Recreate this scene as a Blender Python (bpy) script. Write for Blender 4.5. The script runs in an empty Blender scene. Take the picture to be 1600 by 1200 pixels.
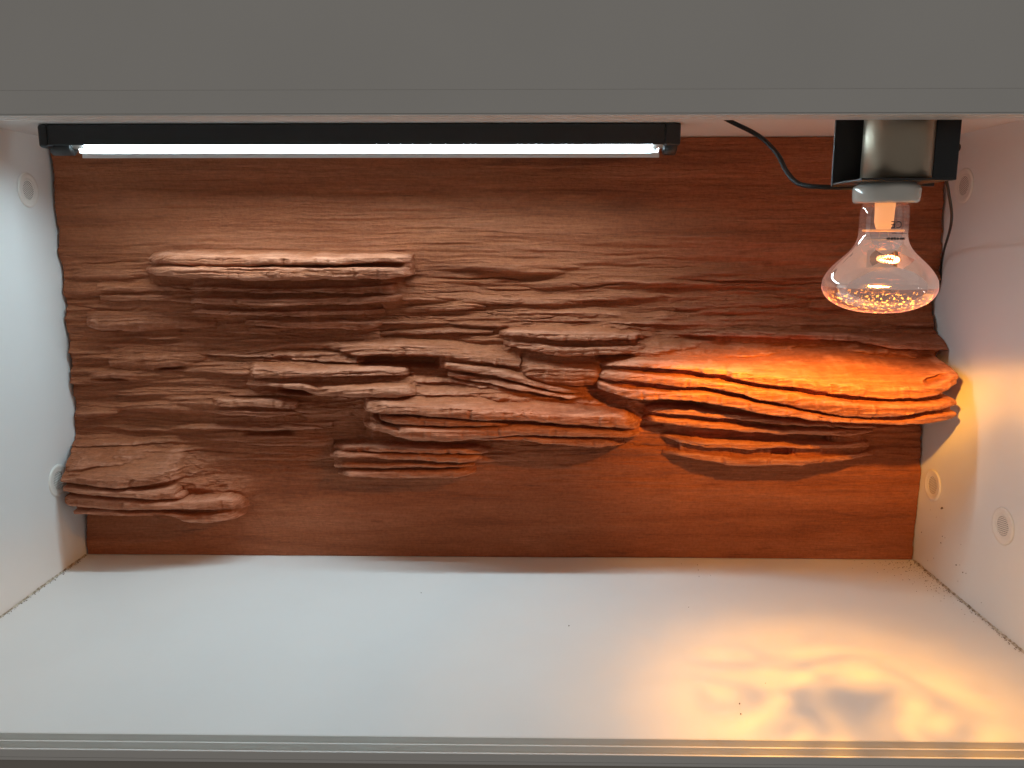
import bpy, bmesh, math, random
import numpy as np
from mathutils import Vector, Matrix

SC = bpy.context.scene
COL = SC.collection
RNG = np.random.RandomState(11)
random.seed(5)

# ------------------------------------------------------------------ camera
FPX = 1278.4                                   # focal length in photo pixels (1600 wide)
CAM = np.array([0.0395, -1.1227, 0.4599])
YAW, PITCH, ROLL = 0.015285, 0.180064, 0.000334
_cy, _sy, _cp, _sp = math.cos(YAW), math.sin(YAW), math.cos(PITCH), math.sin(PITCH)
FW = np.array([-_sy * _cp, _cy * _cp, -_sp]); RT = np.array([_cy, _sy, 0.0]); UP = np.cross(RT, FW)
RT, UP = math.cos(ROLL) * RT + math.sin(ROLL) * UP, -math.sin(ROLL) * RT + math.cos(ROLL) * UP
cam = bpy.data.cameras.new('camera')
cam.sensor_fit = 'HORIZONTAL'; cam.sensor_width = 36.0
cam.lens = FPX * 36.0 / 1600.0
cam.clip_start = 0.02; cam.clip_end = 50
cam_o = bpy.data.objects.new('camera', cam); COL.objects.link(cam_o)
cam_o.matrix_world = Matrix(((RT[0], UP[0], -FW[0], CAM[0]), (RT[1], UP[1], -FW[1], CAM[1]),
                             (RT[2], UP[2], -FW[2], CAM[2]), (0, 0, 0, 1)))
SC.camera = cam_o

# ------------------------------------------------------------------ room light (dim, even) and exposure
world = bpy.data.worlds.new('World'); SC.world = world; world.use_nodes = True
bg = world.node_tree.nodes['Background']
bg.inputs['Color'].default_value = (1.0, 0.95, 0.90, 1); bg.inputs['Strength'].default_value = 0.185
SC.view_settings.view_transform = 'Standard'; SC.view_settings.look = 'None'
SC.view_settings.exposure = 0.0; SC.view_settings.gamma = 1.0
SC.cycles.use_denoising = True
SC.cycles.max_bounces = 10; SC.cycles.diffuse_bounces = 5; SC.cycles.transparent_max_bounces = 12
SC.cycles.caustics_reflective = False; SC.cycles.caustics_refractive = False
SC.cycles.sample_clamp_indirect = 4.0

TUBE_STRENGTH = 73.0
BULB_POWER = 44.0
W2, H, YF = 0.600, 0.588, -0.433               # half width, inner height, front edge of the floor


def at(u, v, y):
    """The point of the plane at depth y that shows at photo pixel (u, v)."""
    d = FW + RT * ((u - 800) / FPX) - UP * ((v - 600) / FPX)
    return CAM + d * ((y - CAM[1]) / d[1])


def at_arr(u, v, y):
    d = FW[None] + RT[None] * ((u - 800) / FPX)[:, None] - UP[None] * ((v - 600) / FPX)[:, None]
    return CAM[None] + d * ((y - CAM[1]) / d[:, 1])[:, None]


# ------------------------------------------------------------------ materials
def mat(name, col, rough=0.5, metal=0.0, spec=0.5):
    m = bpy.data.materials.new(name); m.use_nodes = True
    b = m.node_tree.nodes['Principled BSDF']
    b.inputs['Base Color'].default_value = (*col, 1); b.inputs['Roughness'].default_value = rough
    b.inputs['Metallic'].default_value = metal; b.inputs['Specular IOR Level'].default_value = spec
    return m


class NT:
    def __init__(s, m): s.t = m.node_tree; s.b = s.t.nodes.get('Principled BSDF'); s.out = s.t.nodes.get('Material Output')
    def n(s, typ, **kw):
        x = s.t.nodes.new(typ)
        for k, v in kw.items():
            if k.startswith('i_'):
                key = k[2:].replace('_', ' ')
                x.inputs[int(key) if key.isdigit() else key].default_value = v
            else: setattr(x, k, v)
        return x
    def l(s, a, b): s.t.links.new(a, b)
    def coords(s, scale=(1, 1, 1), kind='Object'):
        tc = s.n('ShaderNodeTexCoord'); mp = s.n('ShaderNodeMapping'); mp.inputs['Scale'].default_value = scale
        s.l(tc.outputs[kind], mp.inputs['Vector']); return mp.outputs['Vector']
    def noise(s, vec, scale, detail=4, rough=0.55, dist=0.0):
        x = s.n('ShaderNodeTexNoise'); x.inputs['Scale'].default_value = scale; x.inputs['Detail'].default_value = detail
        x.inputs['Roughness'].default_value = rough; x.inputs['Distortion'].default_value = dist
        s.l(vec, x.inputs['Vector']); return x.outputs['Fac']
    def ramp(s, fac, stops):
        r = s.n('ShaderNodeValToRGB'); e = r.color_ramp.elements
        while len(e) < len(stops): e.new(0.5)
        for q, (p, c) in zip(e, stops): q.position = p; q.color = (*c, 1) if len(c) == 3 else c
        s.l(fac, r.inputs['Fac']); return r.outputs['Color']
    def mix(s, fac, a, b, mode='MIX'):
        x = s.n('ShaderNodeMix', data_type='RGBA', blend_type=mode)
        for inp, val in ((x.inputs[0], fac), (x.inputs[6], a), (x.inputs[7], b)):
            if hasattr(val, 'is_output'): s.l(val, inp)
            else: inp.default_value = val if not isinstance(val, tuple) or len(val) == 4 else (*val, 1)
        return x.outputs[2]
    def math(s, op, a, b=0.0, clamp=False):
        x = s.n('ShaderNodeMath', operation=op, use_clamp=clamp)
        for inp, val in ((x.inputs[0], a), (x.inputs[1], b)):
            if hasattr(val, 'is_output'): s.l(val, inp)
            else: inp.default_value = val
        return x.outputs[0]
    def bump(s, h, strength, dist, prev=None):
        x = s.n('ShaderNodeBump'); x.inputs['Strength'].default_value = strength; x.inputs['Distance'].default_value = dist
        s.l(h, x.inputs['Height'])
        if prev: s.l(prev, x.inputs['Normal'])
        return x.outputs['Normal']


def laminate(name, col, rough=0.38, mottling=0.04):
    m = mat(name, col, rough, 0, 0.4); t = NT(m); v = t.coords()
    a = t.noise(v, 6, 4); f = t.noise(v, 900, 2)
    d = tuple(c * (1 - mottling) for c in col)
    t.l(t.ramp(a, [(0.3, d), (0.7, col)]), t.b.inputs['Base Color'])
    r = t.n('ShaderNodeMapRange'); r.inputs['To Min'].default_value = rough - 0.05; r.inputs['To Max'].default_value = rough + 0.1
    t.l(t.noise(v, 14, 5), r.inputs['Value']); t.l(r.outputs[0], t.b.inputs['Roughness'])
    t.l(t.bump(f, 0.06, 0.0006), t.b.inputs['Normal'])
    return m


M_WHITE = laminate('white_laminate', (0.80, 0.79, 0.77))
M_FLOOR = laminate('white_floor_laminate', (0.82, 0.81, 0.79), 0.42)
M_FASCIA = laminate('white_fascia_laminate', (0.76, 0.75, 0.72), 0.5, 0.05)
M_PLINTH = laminate('shaded_grey_plinth', (0.36, 0.33, 0.29), 0.5)  # dimmer room light low down is put into this darker grey
M_RUNNER = mat('white_plastic_runner', (0.74, 0.73, 0.70), 0.35)
M_VENT = mat('white_plastic_vent', (0.80, 0.76, 0.70), 0.32)
M_DARK = mat('dark_gap', (0.03, 0.027, 0.025), 0.9)
M_BLACK = mat('black_enamel', (0.012, 0.014, 0.016), 0.32)
M_BLACKM = mat('black_bracket', (0.022, 0.022, 0.022), 0.42)
M_RUBBER = mat('black_cable_sheath', (0.008, 0.008, 0.008), 0.6, 0, .25)
M_REFL = mat('bright_reflector_sheet', (0.84, 0.85, 0.85), 0.28, 0.85)
M_PIN = mat('tube_end_plastic', (0.62, 0.58, 0.54), 0.4)
M_CERAM = mat('glazed_ceramic', (0.74, 0.70, 0.63), 0.12); NT(M_CERAM).b.inputs['Coat Weight'].default_value = 0.6
M_ALU = mat('satin_metal', (0.42, 0.345, 0.26), 0.36, 1.0)
_t = NT(M_ALU); _t.l(_t.bump(_t.noise(_t.coords((3, 3, 900)), 1.0, 3), 0.08, 0.0004), _t.b.inputs['Normal'])
M_DIRT = mat('brown_dirt', (0.16, 0.11, 0.07), 0.9)
M_BEAD = mat('dusty_sealant', (0.7, 0.66, 0.58), 0.6); _t = NT(M_BEAD)
_t.l(_t.ramp(_t.noise(_t.coords(), 160, 6, 0.75), [(0.40, (0.20, 0.14, 0.08)), (0.56, (0.62, 0.57, 0.48))]), _t.b.inputs['Base Color'])


def emis(name, col, s):
    m = bpy.data.materials.new(name); m.use_nodes = True; t = NT(m)
    t.t.nodes.remove(t.b); e = t.n('ShaderNodeEmission'); e.inputs[0].default_value = (*col, 1); e.inputs[1].default_value = s
    t.l(e.outputs[0], t.out.inputs['Surface']); return m


M_TUBE = emis('lit_tube', (0.65, 0.89, 1.0), TUBE_STRENGTH)
M_FIL = emis('hot_filament', (1.0, 0.36, 0.12), 22.0)


def rock_material():
    m = mat('painted_sandstone', (0.3, 0.1, 0.06), 0.62, 0, 0.28); t = NT(m)
    v = t.coords(); vs = t.coords((1.0, 1.0, 9.0)); vf = t.coords((1.0, 2.0, 14.0))
    big = t.noise(vs, 3.2, 5, 0.6, 0.6); streak = t.noise(vs, 9, 6, 0.65, 0.8); fine = t.noise(vf, 40, 5, 0.7)
    c = t.ramp(big, [(0.28, (0.255, 0.072, 0.026)), (0.48, (0.385, 0.115, 0.043)), (0.70, (0.455, 0.156, 0.070))])
    dk = t.ramp(streak, [(0.60, (0, 0, 0)), (0.72, (1, 1, 1))])
    dk = t.math('MULTIPLY', dk, 0.55)
    c = t.mix(dk, c, (0.130, 0.034, 0.014, 1))
    oc = t.ramp(t.noise(vs, 5.5, 5, .65), [(.54, (0, 0, 0)), (.68, (.45, .45, .45))])
    c = t.mix(oc, c, (0.46, 0.155, 0.058, 1))
    fr = t.ramp(fine, [(0.28, (0.70, 0.68, 0.67)), (0.74, (1.17, 1.17, 1.18))])
    c = t.mix(1.0, c, fr, 'MULTIPLY')
    spk = t.ramp(t.noise(v, 210, 4, .7), [(.30, (.80, .79, .78)), (.60, (1.06, 1.06, 1.06))])
    c = t.mix(1.0, c, spk, 'MULTIPLY')
    at_ = t.n('ShaderNodeAttribute', attribute_name='raised')          # dry-brushed paint sits on what stands proud
    br = t.noise(vf, 22, 6, 0.75)
    k = t.math('MULTIPLY', at_.outputs['Fac'], t.ramp(br, [(0.36, (0, 0, 0)), (0.62, (1, 1, 1))]))
    k = t.math('MULTIPLY', k, 0.9, True)
    c = t.mix(k, c, (0.66, 0.29, 0.175, 1))
    t.l(c, t.b.inputs['Base Color'])
    grain = t.noise(v, 520, 3, 0.6); g2 = t.noise(vf, 90, 5, 0.65)
    nrm = t.bump(grain, 0.5, 0.0014); nrm = t.bump(g2, 0.7, 0.0026, nrm)
    t.l(nrm, t.b.inputs['Normal'])
    r = t.n('ShaderNodeMapRange'); r.inputs['To Min'].default_value = 0.42; r.inputs['To Max'].default_value = 0.78
    t.l(t.noise(v, 60, 4), r.inputs['Value']); t.l(r.outputs[0], t.b.inputs['Roughness'])
    return m


M_ROCK = rock_material()


# ------------------------------------------------------------------ object helpers
def tag(o, label=None, cat=None, group=None, kind=None):
    for k, v in (('label', label), ('category', cat), ('group', group), ('kind', kind)):
        if v: o[k] = v
    return o


def empty(name, loc=(0, 0, 0), rot=(0, 0, 0)):
    o = bpy.data.objects.new(name, None); COL.objects.link(o); o.location = loc; o.rotation_euler = rot
    o.empty_display_size = 0.02; return o


def link(name, me, m, parent=None, smooth=False):
    o = bpy.data.objects.new(name, me); COL.objects.link(o)
    if m: me.materials.append(m)
    if parent: o.parent = parent
    if smooth: me.shade_smooth()
    return o


def from_bm(name, bm, m, parent=None, smooth=False):
    bmesh.ops.recalc_face_normals(bm, faces=bm.faces)
    me = bpy.data.meshes.new(name); bm.to_mesh(me); bm.free(); return link(name, me, m, parent, smooth)


def add_box(bm, lo, hi, bevel=0.0, seg=2):
    b = bmesh.new(); bmesh.ops.create_cube(b, size=1)
    for v in b.verts: v.co = Vector([lo[i] + (v.co[i] + 0.5) * (hi[i] - lo[i]) for i in range(3)])
    if bevel: bmesh.ops.bevel(b, geom=b.edges[:], offset=bevel, segments=seg, affect='EDGES', profile=0.5)
    me = bpy.data.meshes.new('tmp'); b.to_mesh(me); b.free(); bm.from_mesh(me); bpy.data.meshes.remove(me)


def box(name, lo, hi, m, parent=None, bevel=0.0, seg=2):
    bm = bmesh.new(); add_box(bm, lo, hi, bevel, seg); o = from_bm(name, bm, m, parent)
    return o


def lathe(bm, prof, seg=48, mtx=Matrix()):
    rings = []
    for r, z in prof:
        if r < 1e-6: rings.append([bm.verts.new(mtx @ Vector((0, 0, z)))])
        else: rings.append([bm.verts.new(mtx @ Vector((r * math.cos(2 * math.pi * k / seg), r * math.sin(2 * math.pi * k / seg), z))) for k in range(seg)])
    for a, b in zip(rings, rings[1:]):
        for k in range(seg):
            j = (k + 1) % seg
            if len(a) == 1 and len(b) == 1: continue
            if len(a) == 1: bm.faces.new((a[0], b[k], b[j]))
            elif len(b) == 1: bm.faces.new((a[k], a[j], b[0]))
            else: bm.faces.new((a[k], a[j], b[j], b[k]))


def spline(pts, n):
    P = [Vector(p) for p in pts]; P = [2 * P[0] - P[1]] + P + [2 * P[-1] - P[-2]]; out = []
    for i in range(1, len(P) - 2):
        for k in range(n):
            s = k / n
            out.append(0.5 * ((2 * P[i]) + (P[i + 1] - P[i - 1]) * s + (2 * P[i - 1] - 5 * P[i] + 4 * P[i + 1] - P[i + 2]) * s * s
                              + (3 * P[i] - P[i - 1] - 3 * P[i + 1] + P[i + 2]) * s ** 3))
    out.append(P[-2]); return out


def tube_bm(bm, path, r, seg=12):
    prev = None; rings = []
    for i, p in enumerate(path):
        d = (path[min(i + 1, len(path) - 1)] - path[max(i - 1, 0)]).normalized()
        a = Vector((0, 0, 1)) if prev is None else prev
        if abs(a.dot(d)) > 0.95: a = Vector((0, 1, 0))
        x = (a - d * a.dot(d)).normalized(); prev = x; y = d.cross(x)
        rr = r(i / (len(path) - 1)) if callable(r) else r
        rings.append([bm.verts.new(p + rr * (math.cos(2 * math.pi * k / seg) * x + math.sin(2 * math.pi * k / seg) * y)) for k in range(seg)])
    for a, b in zip(rings, rings[1:]):
        for k in range(seg): bm.faces.new((a[k], a[(k + 1) % seg], b[(k + 1) % seg], b[k]))
    bm.faces.new(rings[0][::-1]); bm.faces.new(rings[-1])


# ------------------------------------------------------------------ the setting: the enclosure's panels
o = box('floor', (-W2 - 0.016, YF, -0.016), (W2 + 0.016, 0.046, 0.0), M_FLOOR)
tag(o, 'white laminate floor panel with an orange glow at its right front', 'floor', kind='structure')
o = box('wall_left', (-W2 - 0.016, YF - 0.024, 0.0), (-W2, 0.03, H), M_WHITE)
tag(o, 'white laminate side wall left of the red rock backdrop', 'wall', kind='structure')
o = box('wall_right', (W2, YF - 0.024, 0.0), (W2 + 0.016, 0.03, H), M_WHITE)
tag(o, 'white laminate side wall right of the backdrop beside the hot bulb', 'wall', kind='structure')
o = box('back_wall', (-W2 - 0.016, 0.03, 0.0), (W2 + 0.016, 0.046, H), M_WHITE)
tag(o, 'back panel of the enclosure hidden behind the rock backdrop', 'wall', kind='structure')
o = box('ceiling', (-W2 - 0.016, YF + 0.0, H), (W2 + 0.016, 0.046, H + 0.016), M_WHITE)
tag(o, 'white ceiling panel that carries the strip light and lamp holder', 'ceiling', kind='structure')
ZB = 0.5527
o = box('front_fascia', (-W2 - 0.016, YF - 0.0183, ZB + 0.01934), (W2 + 0.016, YF - 0.001, 0.74), M_FASCIA, bevel=0.0003)
tag(o, 'plain pale grey fascia board across the top of the opening', 'fascia board', kind='structure')
ur = empty('upper_door_runner', (0, YF, ZB)); tag(ur, 'pale plastic sliding door runner under the top fascia', 'door runner')
box('runner_body', (-W2 - 0.016, -0.0186, 0.0016), (W2 + 0.016, 0.012, 0.0193), M_FASCIA, ur, 0.0004)
for y0, y1 in ((-0.0186, -0.0125), (-0.0105, -0.0005), (0.0015, 0.0120)):
    box('runner_strip', (-W2 - 0.016, y0 + .0002, 0), (W2 + 0.016, y1, 0.0014), M_RUNNER, ur, 0.0004)
rt = empty('lower_door_runner', (0, YF - 0.012, 0))
tag(rt, 'pale grey double channel door runner along the front edge of the floor', 'door runner')
box('runner_base', (-W2 - 0.016, -0.0150, -0.009), (W2 + 0.016, 0.0118, -0.0062), M_RUNNER, rt)
for y0, y1 in ((0.0090, 0.0117), (-0.0030, -0.0008), (-0.0152, -0.0128)):
    box('runner_rib', (-W2 - 0.016, y0, -0.0060), (W2 + 0.016, y1, 0.0018), M_RUNNER, rt, 0.0006)
o = box('plinth', (-W2 - 0.016, YF - 0.0262, -0.10), (W2 + 0.016, YF - 0.002, -0.0095), M_PLINTH, bevel=0.0008)
tag(o, 'plinth board under the lower door runner, shade put into its dark grey', 'plinth board', kind='structure')


# ------------------------------------------------------------------ the rock backdrop: one carved panel, ledges and layers its parts
def vnoise(x, y, seed):
    r = np.random.RandomState(seed).rand(257, 257).astype(np.float32); r[256] = r[0]; r[:, 256] = r[:, 0]
    xi = np.floor(x).astype(np.int64); yi = np.floor(y).astype(np.int64)
    fx = (x - xi).astype(np.float32); fy = (y - yi).astype(np.float32)
    fx = fx * fx * fx * (fx * (fx * 6 - 15) + 10); fy = fy * fy * fy * (fy * (fy * 6 - 15) + 10)
    x0 = xi % 256; y0 = yi % 256
    a = r[y0, x0]; b = r[y0, x0 + 1]; c = r[y0 + 1, x0]; d = r[y0 + 1, x0 + 1]
    return (a + (b - a) * fx) * (1 - fy) + (c + (d - c) * fx) * fy - 0.5


def fbm(x, y, seed, octv=4, gain=0.5):
    s = 0; a = 1.0
    for k in range(octv):
        s = s + a * vnoise(x * 2 ** k + 13.7 * k, y * 2 ** k + 7.1 * k, seed + k); a *= gain
    return s


def smooth1(a, sig):
    n = int(sig * 3) + 1; k = np.exp(-0.5 * (np.arange(-n, n + 1) / sig) ** 2); k /= k.sum()
    return np.convolve(np.pad(a, n, mode='edge'), k, mode='valid')


# photo traces of every layer: (u, back line, crest, lower lip, how far it stands out in cm)
LEDGES = [
    ('long flat ledge high up under the strip light', 1.0, [
        [(232, 397, 402, 412, 1.5), (245, 394, 400, 413, 3.5), (275, 391, 400, 415, 4.8), (310, 390, 401, 417, 5), (450, 390, 403, 413, 5.2), (520, 391, 403, 414, 5.2), (600, 393, 403, 411, 5), (630, 395, 404, 411, 4.5), (643, 398, 405, 411, 2)],
        [(228, 417, 421, 426, 1), (245, 415, 420, 432, 3.8), (275, 413, 419, 435, 5.2), (310, 413, 418, 435, 5.2), (450, 411, 418, 437, 5.4), (520, 413, 417, 436, 5.2), (600, 415, 420, 437, 5.0), (634, 417, 420, 436, 4), (645, 419, 422, 432, 1)],
        [(292, 446, 449, 455, .8), (305, 446, 449, 456, 2.4), (400, 447, 450, 457, 2.8), (500, 448, 450, 456, 3), (590, 444, 448, 458, 3.2), (612, 440, 446, 460, 2.6), (624, 440, 446, 456, .8)],
        [(300, 464, 467, 474, .8), (320, 463, 466, 475, 2.4), (420, 464, 466, 475, 2.6), (520, 463, 465, 474, 2.8), (600, 460, 464, 473, 2.8), (620, 458, 462, 472, 1.8), (632, 458, 462, 468, .6)],
        [(298, 482, 484, 490, .7), (315, 481, 484, 491, 1.7), (390, 482, 485, 492, 1.8), (480, 482, 485, 492, 2.1), (570, 481, 484, 491, 2), (600, 480, 483, 489, .8)],
        [(385, 496, 499, 508, .7), (410, 496, 500, 510, 1.6), (480, 497, 501, 512, 1.8), (560, 496, 500, 514, 1.8), (585, 496, 500, 512, 1.4), (598, 497, 501, 508, .5)],
    ]),
    ('narrow ledge left of the middle with a dark crack under it', 1.0, [
        [(388, 566, 572, 588, .8), (395, 563, 577, 591, 3), (450, 563, 579, 590, 3.6), (480, 563, 582, 588, 3.8), (560, 562, 578, 588, 4), (610, 562, 580, 589, 4), (632, 563, 580, 588, 3.4), (646, 566, 580, 592, 1)],
        [(388, 589, 593, 599, .8), (400, 590, 595, 603, 2.4), (440, 590, 598, 604, 3), (480, 589, 600, 608, 3), (500, 590, 606, 617, 2.6), (560, 590, 605, 617, 3), (600, 590, 603, 616, 3), (640, 592, 600, 612, 2.5), (652, 596, 602, 610, 1)],
    ]),
    ('small short ledge left of the central ledge', 1.0, [
        [(332, 618, 622, 633, .8), (345, 615, 623, 634, 2.6), (400, 617, 624, 634, 3), (440, 617, 625, 638, 3.2), (462, 620, 628, 638, 2.6), (472, 625, 630, 636, .8)],
        [(336, 637, 639, 643, .8), (360, 637, 640, 648, 2), (420, 637, 641, 650, 2.2), (450, 638, 642, 648, 2), (472, 638, 641, 644, .6)],
    ]),
    ('broad central ledge with a rounded right end', 1.0, [
        [(563, 615, 622, 632, 1), (570, 608, 632, 643, 5.5), (600, 605, 634, 648, 7), (640, 605, 637, 650, 7.5), (700, 607, 640, 655, 7.8), (760, 609, 645, 661, 8), (830, 612, 647, 660, 8), (890, 617, 650, 663, 7.8), (940, 630, 652, 668, 7.5), (980, 640, 652, 672, 6.5), (994, 648, 656, 672, 4), (1000, 655, 660, 668, 1)],
        [(576, 649, 653, 658, 3), (600, 650, 654, 662, 6.3), (640, 651, 655, 666, 7.1), (700, 656, 659, 667, 7.4), (760, 661, 663, 667, 7.2), (800, 662, 664, 667, 6)],
        [(567, 655, 659, 664, 1.5), (580, 657, 662, 673, 5.5), (610, 662, 670, 682, 7), (640, 668, 672, 692, 7.6), (700, 669, 674, 694, 7.8), (740, 668, 674, 688, 7.6), (830, 664, 668, 681, 7.6), (900, 667, 672, 682, 7.6), (950, 672, 676, 684, 7), (985, 674, 678, 683, 5), (997, 672, 676, 680, 1.5)],
        [(722, 682, 685, 689, 6), (760, 683, 686, 690, 6.9), (830, 682, 686, 692, 7), (900, 684, 688, 697, 7), (940, 685, 690, 700, 6.8), (962, 685, 692, 697, 5), (974, 688, 691, 694, 1.5)],
    ]),
    ('layered block hanging below the left end of the central ledge', 1.0, [
        [(520, 690, 697, 703, 1), (535, 690, 699, 706, 3), (600, 688, 697, 707, 4.2), (660, 694, 702, 710, 4.6), (720, 694, 704, 711, 4.6), (750, 694, 701, 710, 3), (765, 695, 700, 706, .8)],
        [(514, 708, 710, 714, 1), (525, 706, 710, 716, 3.5), (560, 707, 711, 716, 4.2), (605, 708, 712, 719, 4.5), (660, 711, 714, 721, 4.7), (720, 712, 716, 725, 4.7), (745, 711, 715, 722, 3.5), (756, 712, 715, 720, 1)],
        [(522, 724, 726, 731, 1.5), (535, 724, 727, 731, 3.2), (600, 723, 727, 732, 4), (660, 724, 727, 731, 4.2), (720, 727, 729, 731, 4), (742, 725, 727, 729, 2)],
        [(528, 734, 736, 740, 1.2), (543, 734, 737, 745, 3.6), (600, 735, 739, 748, 4.2), (660, 735, 739, 748, 4.4), (710, 731, 737, 748, 4.2), (730, 729, 736, 744, 3), (742, 730, 735, 739, .8)],
    ]),
    ('rounded two layer ledge above the left end of the hot ledge', 1.0, [
        [(780, 515, 519, 524, .8), (795, 510, 518, 524, 2.6), (820, 508, 520, 526, 3.4), (860, 508, 523, 531, 4), (910, 507, 524, 532, 4), (960, 507, 525, 531, 3.8), (990, 510, 525, 533, 3.4), (1005, 516, 525, 531, 2), (1017, 518, 525, 530, .6)],
        [(785, 530, 533, 538, 1), (800, 530, 535, 542, 2.6), (840, 532, 538, 550, 3.6), (870, 534, 542, 556, 4), (920, 534, 543, 556, 4), (960, 535, 543, 553, 3.8), (1000, 536, 543, 552, 3.4), (1025, 536, 542, 550, 2), (1042, 538, 542, 546, .6)],
        [(812, 556, 562, 572, .6), (825, 556, 566, 590, 1.9), (850, 557, 570, 598, 2.3), (900, 559, 572, 600, 2.3), (930, 561, 572, 598, 1.7), (942, 564, 572, 590, .5)],
    ]),
    ('thin slanting double ridge in the middle', 1.0, [
        [(688, 562, 566, 574, 1), (700, 561, 567, 576, 2.4), (760, 566, 573, 583, 2.6), (800, 573, 583, 591, 2.6), (840, 590, 596, 602, 2.4), (890, 600, 605, 610, 2.2), (907, 604, 607, 610, .7)],
        [(700, 578, 580, 584, 1), (720, 578, 583, 590, 2), (800, 589, 595, 603, 2.2), (840, 600, 605, 610, 2.2), (890, 611, 613, 617, 2), (908, 611, 613, 616, .7)],
    ]),
    ('large deep ledge glowing orange under the bulb', 1.07, [
        [(1130, 552, 577, 585, 8.5), (1150, 550, 583, 594, 10), (1200, 546, 588, 603, 10.5), (1267, 541, 596, 611, 11.5), (1319, 538, 604, 620, 12), (1375, 547, 608, 624, 12.2), (1430, 550, 606, 624, 12), (1460, 553, 602, 622, 11.5), (1480, 558, 597, 617, 11), (1497, 566, 584, 600, 10)],
        [(935, 566, 569, 573, 1), (942, 563, 568, 573, 3), (965, 558, 568, 573, 5), (1000, 552, 570, 576, 6.5), (1050, 552, 572, 579, 8), (1100, 552, 576, 585, 9), (1125, 552, 578, 585, 9.2), (1146, 556, 580, 587, 8.6)],
        [(932, 578, 583, 588, 1), (940, 574, 582, 593, 4), (975, 577, 584, 596, 6), (1030, 581, 590, 602, 7.5), (1062, 584, 592, 607, 8.3), (1106, 590, 596, 607, 8.8), (1150, 599, 603, 615, 9.5), (1180, 606, 610, 626, 10), (1250, 614, 619, 639, 11), (1319, 625, 630, 652, 12), (1375, 629, 634, 655, 12.2), (1430, 628, 633, 648, 12), (1460, 627, 632, 643, 11.5), (1485, 622, 628, 638, 11), (1498, 624, 628, 634, 9.5)],
        [(928, 588, 593, 600, 1), (936, 590, 598, 608, 4), (960, 599, 605, 615, 5.5), (987, 605, 611, 624, 6.5), (1062, 611, 615, 626, 7.8), (1106, 611, 616, 632, 8.4), (1149, 618, 625, 640, 9.2), (1180, 629, 633, 646, 9.8), (1250, 642, 645, 655, 10.8), (1301, 651, 654, 661, 11.5), (1375, 658, 660, 665, 12), (1410, 659, 661, 666, 12), (1451, 649, 653, 664, 11.6), (1480, 646, 650, 659, 11), (1498, 641, 645, 651, 9.5)],
    ]),
    ('low rounded band behind the hot ledge', 1.0, [
        [(1072, 514, 518, 522, .6), (1100, 511, 517, 525, 1.6), (1180, 512, 519, 526, 2), (1270, 515, 522, 530, 2.2), (1330, 516, 525, 532, 2.4), (1380, 518, 532, 541, 2.6), (1440, 520, 534, 543, 2.6), (1478, 524, 537, 546, 2.2)],
    ]),
    ('dark stack of thin layers below the hot ledge', 1.0, [
        [(1000, 628, 632, 638, .8), (1020, 628, 638, 645, 4), (1060, 627, 640, 649, 5.5), (1149, 641, 650, 657, 6.5), (1238, 655, 660, 665, 7), (1300, 662, 665, 668, 6.5), (1350, 666, 668, 671, 4), (1370, 667, 669, 671, .8)],
        [(1003, 647, 650, 655, .8), (1020, 647, 652, 660, 3.8), (1060, 651, 657, 666, 5), (1149, 660, 667, 674, 6), (1238, 668, 673, 680, 6.3), (1310, 671, 675, 683, 5.5), (1350, 670, 673, 680, 3), (1365, 671, 674, 677, .8)],
        [(1030, 672, 676, 682, .6), (1060, 681, 686, 692, 3), (1100, 687, 691, 699, 4.2), (1160, 691, 694, 703, 4.8), (1238, 694, 697, 702, 5), (1300, 693, 696, 702, 4.4), (1340, 690, 695, 703, 3), (1360, 688, 693, 699, .8)],
        [(1035, 698, 703, 708, .6), (1060, 701, 706, 712, 2.6), (1100, 708, 712, 720, 4), (1143, 713, 717, 729, 4.6), (1200, 713, 718, 728, 4.8), (1256, 714, 718, 727, 4.6), (1310, 709, 714, 721, 3.6), (1345, 704, 710, 716, 2), (1365, 700, 706, 712, .6)],
    ]),
    ('low ledge in the bottom left corner reaching over the wall vent', 1.0, [
        [(84, 742, 746, 750, 4), (95, 722, 748, 755, 5.8), (120, 705, 748, 757, 6.5), (150, 703, 750, 761, 7), (181, 703, 752, 765, 7.2), (220, 702, 748, 760, 6.6), (253, 700, 742, 753, 5.6), (275, 695, 735, 748, 4), (292, 690, 725, 745, 2), (305, 695, 725, 740, .6)],
        [(90, 757, 760, 765, 4.6), (105, 758, 763, 770, 6), (150, 762, 768, 775, 7), (195, 766, 770, 778, 7.2), (240, 758, 768, 781, 6.6), (280, 752, 762, 779, 5), (294, 752, 762, 777, 3), (303, 756, 764, 774, .6)],
        [(92, 774, 777, 786, 4.6), (105, 772, 777, 792, 6), (150, 777, 783, 797, 7), (200, 781, 785, 797, 7.2), (250, 783, 787, 796, 6.6), (300, 780, 786, 796, 5.6), (340, 775, 783, 798, 4.5), (365, 768, 780, 800, 3.6), (380, 770, 785, 796, 2), (390, 778, 786, 792, .6)],
        [(108, 797, 799, 803, 4.6), (125, 799, 801, 805, 6.2), (200, 800, 802, 807, 6.6), (250, 798, 800, 804, 5.8), (270, 799, 802, 808, 4.8), (290, 801, 806, 816, 4.8), (320, 800, 808, 819, 4.8), (350, 797, 804, 815, 4.2), (370, 792, 800, 812, 3), (382, 792, 798, 804, .8)],
    ]),
]
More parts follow.
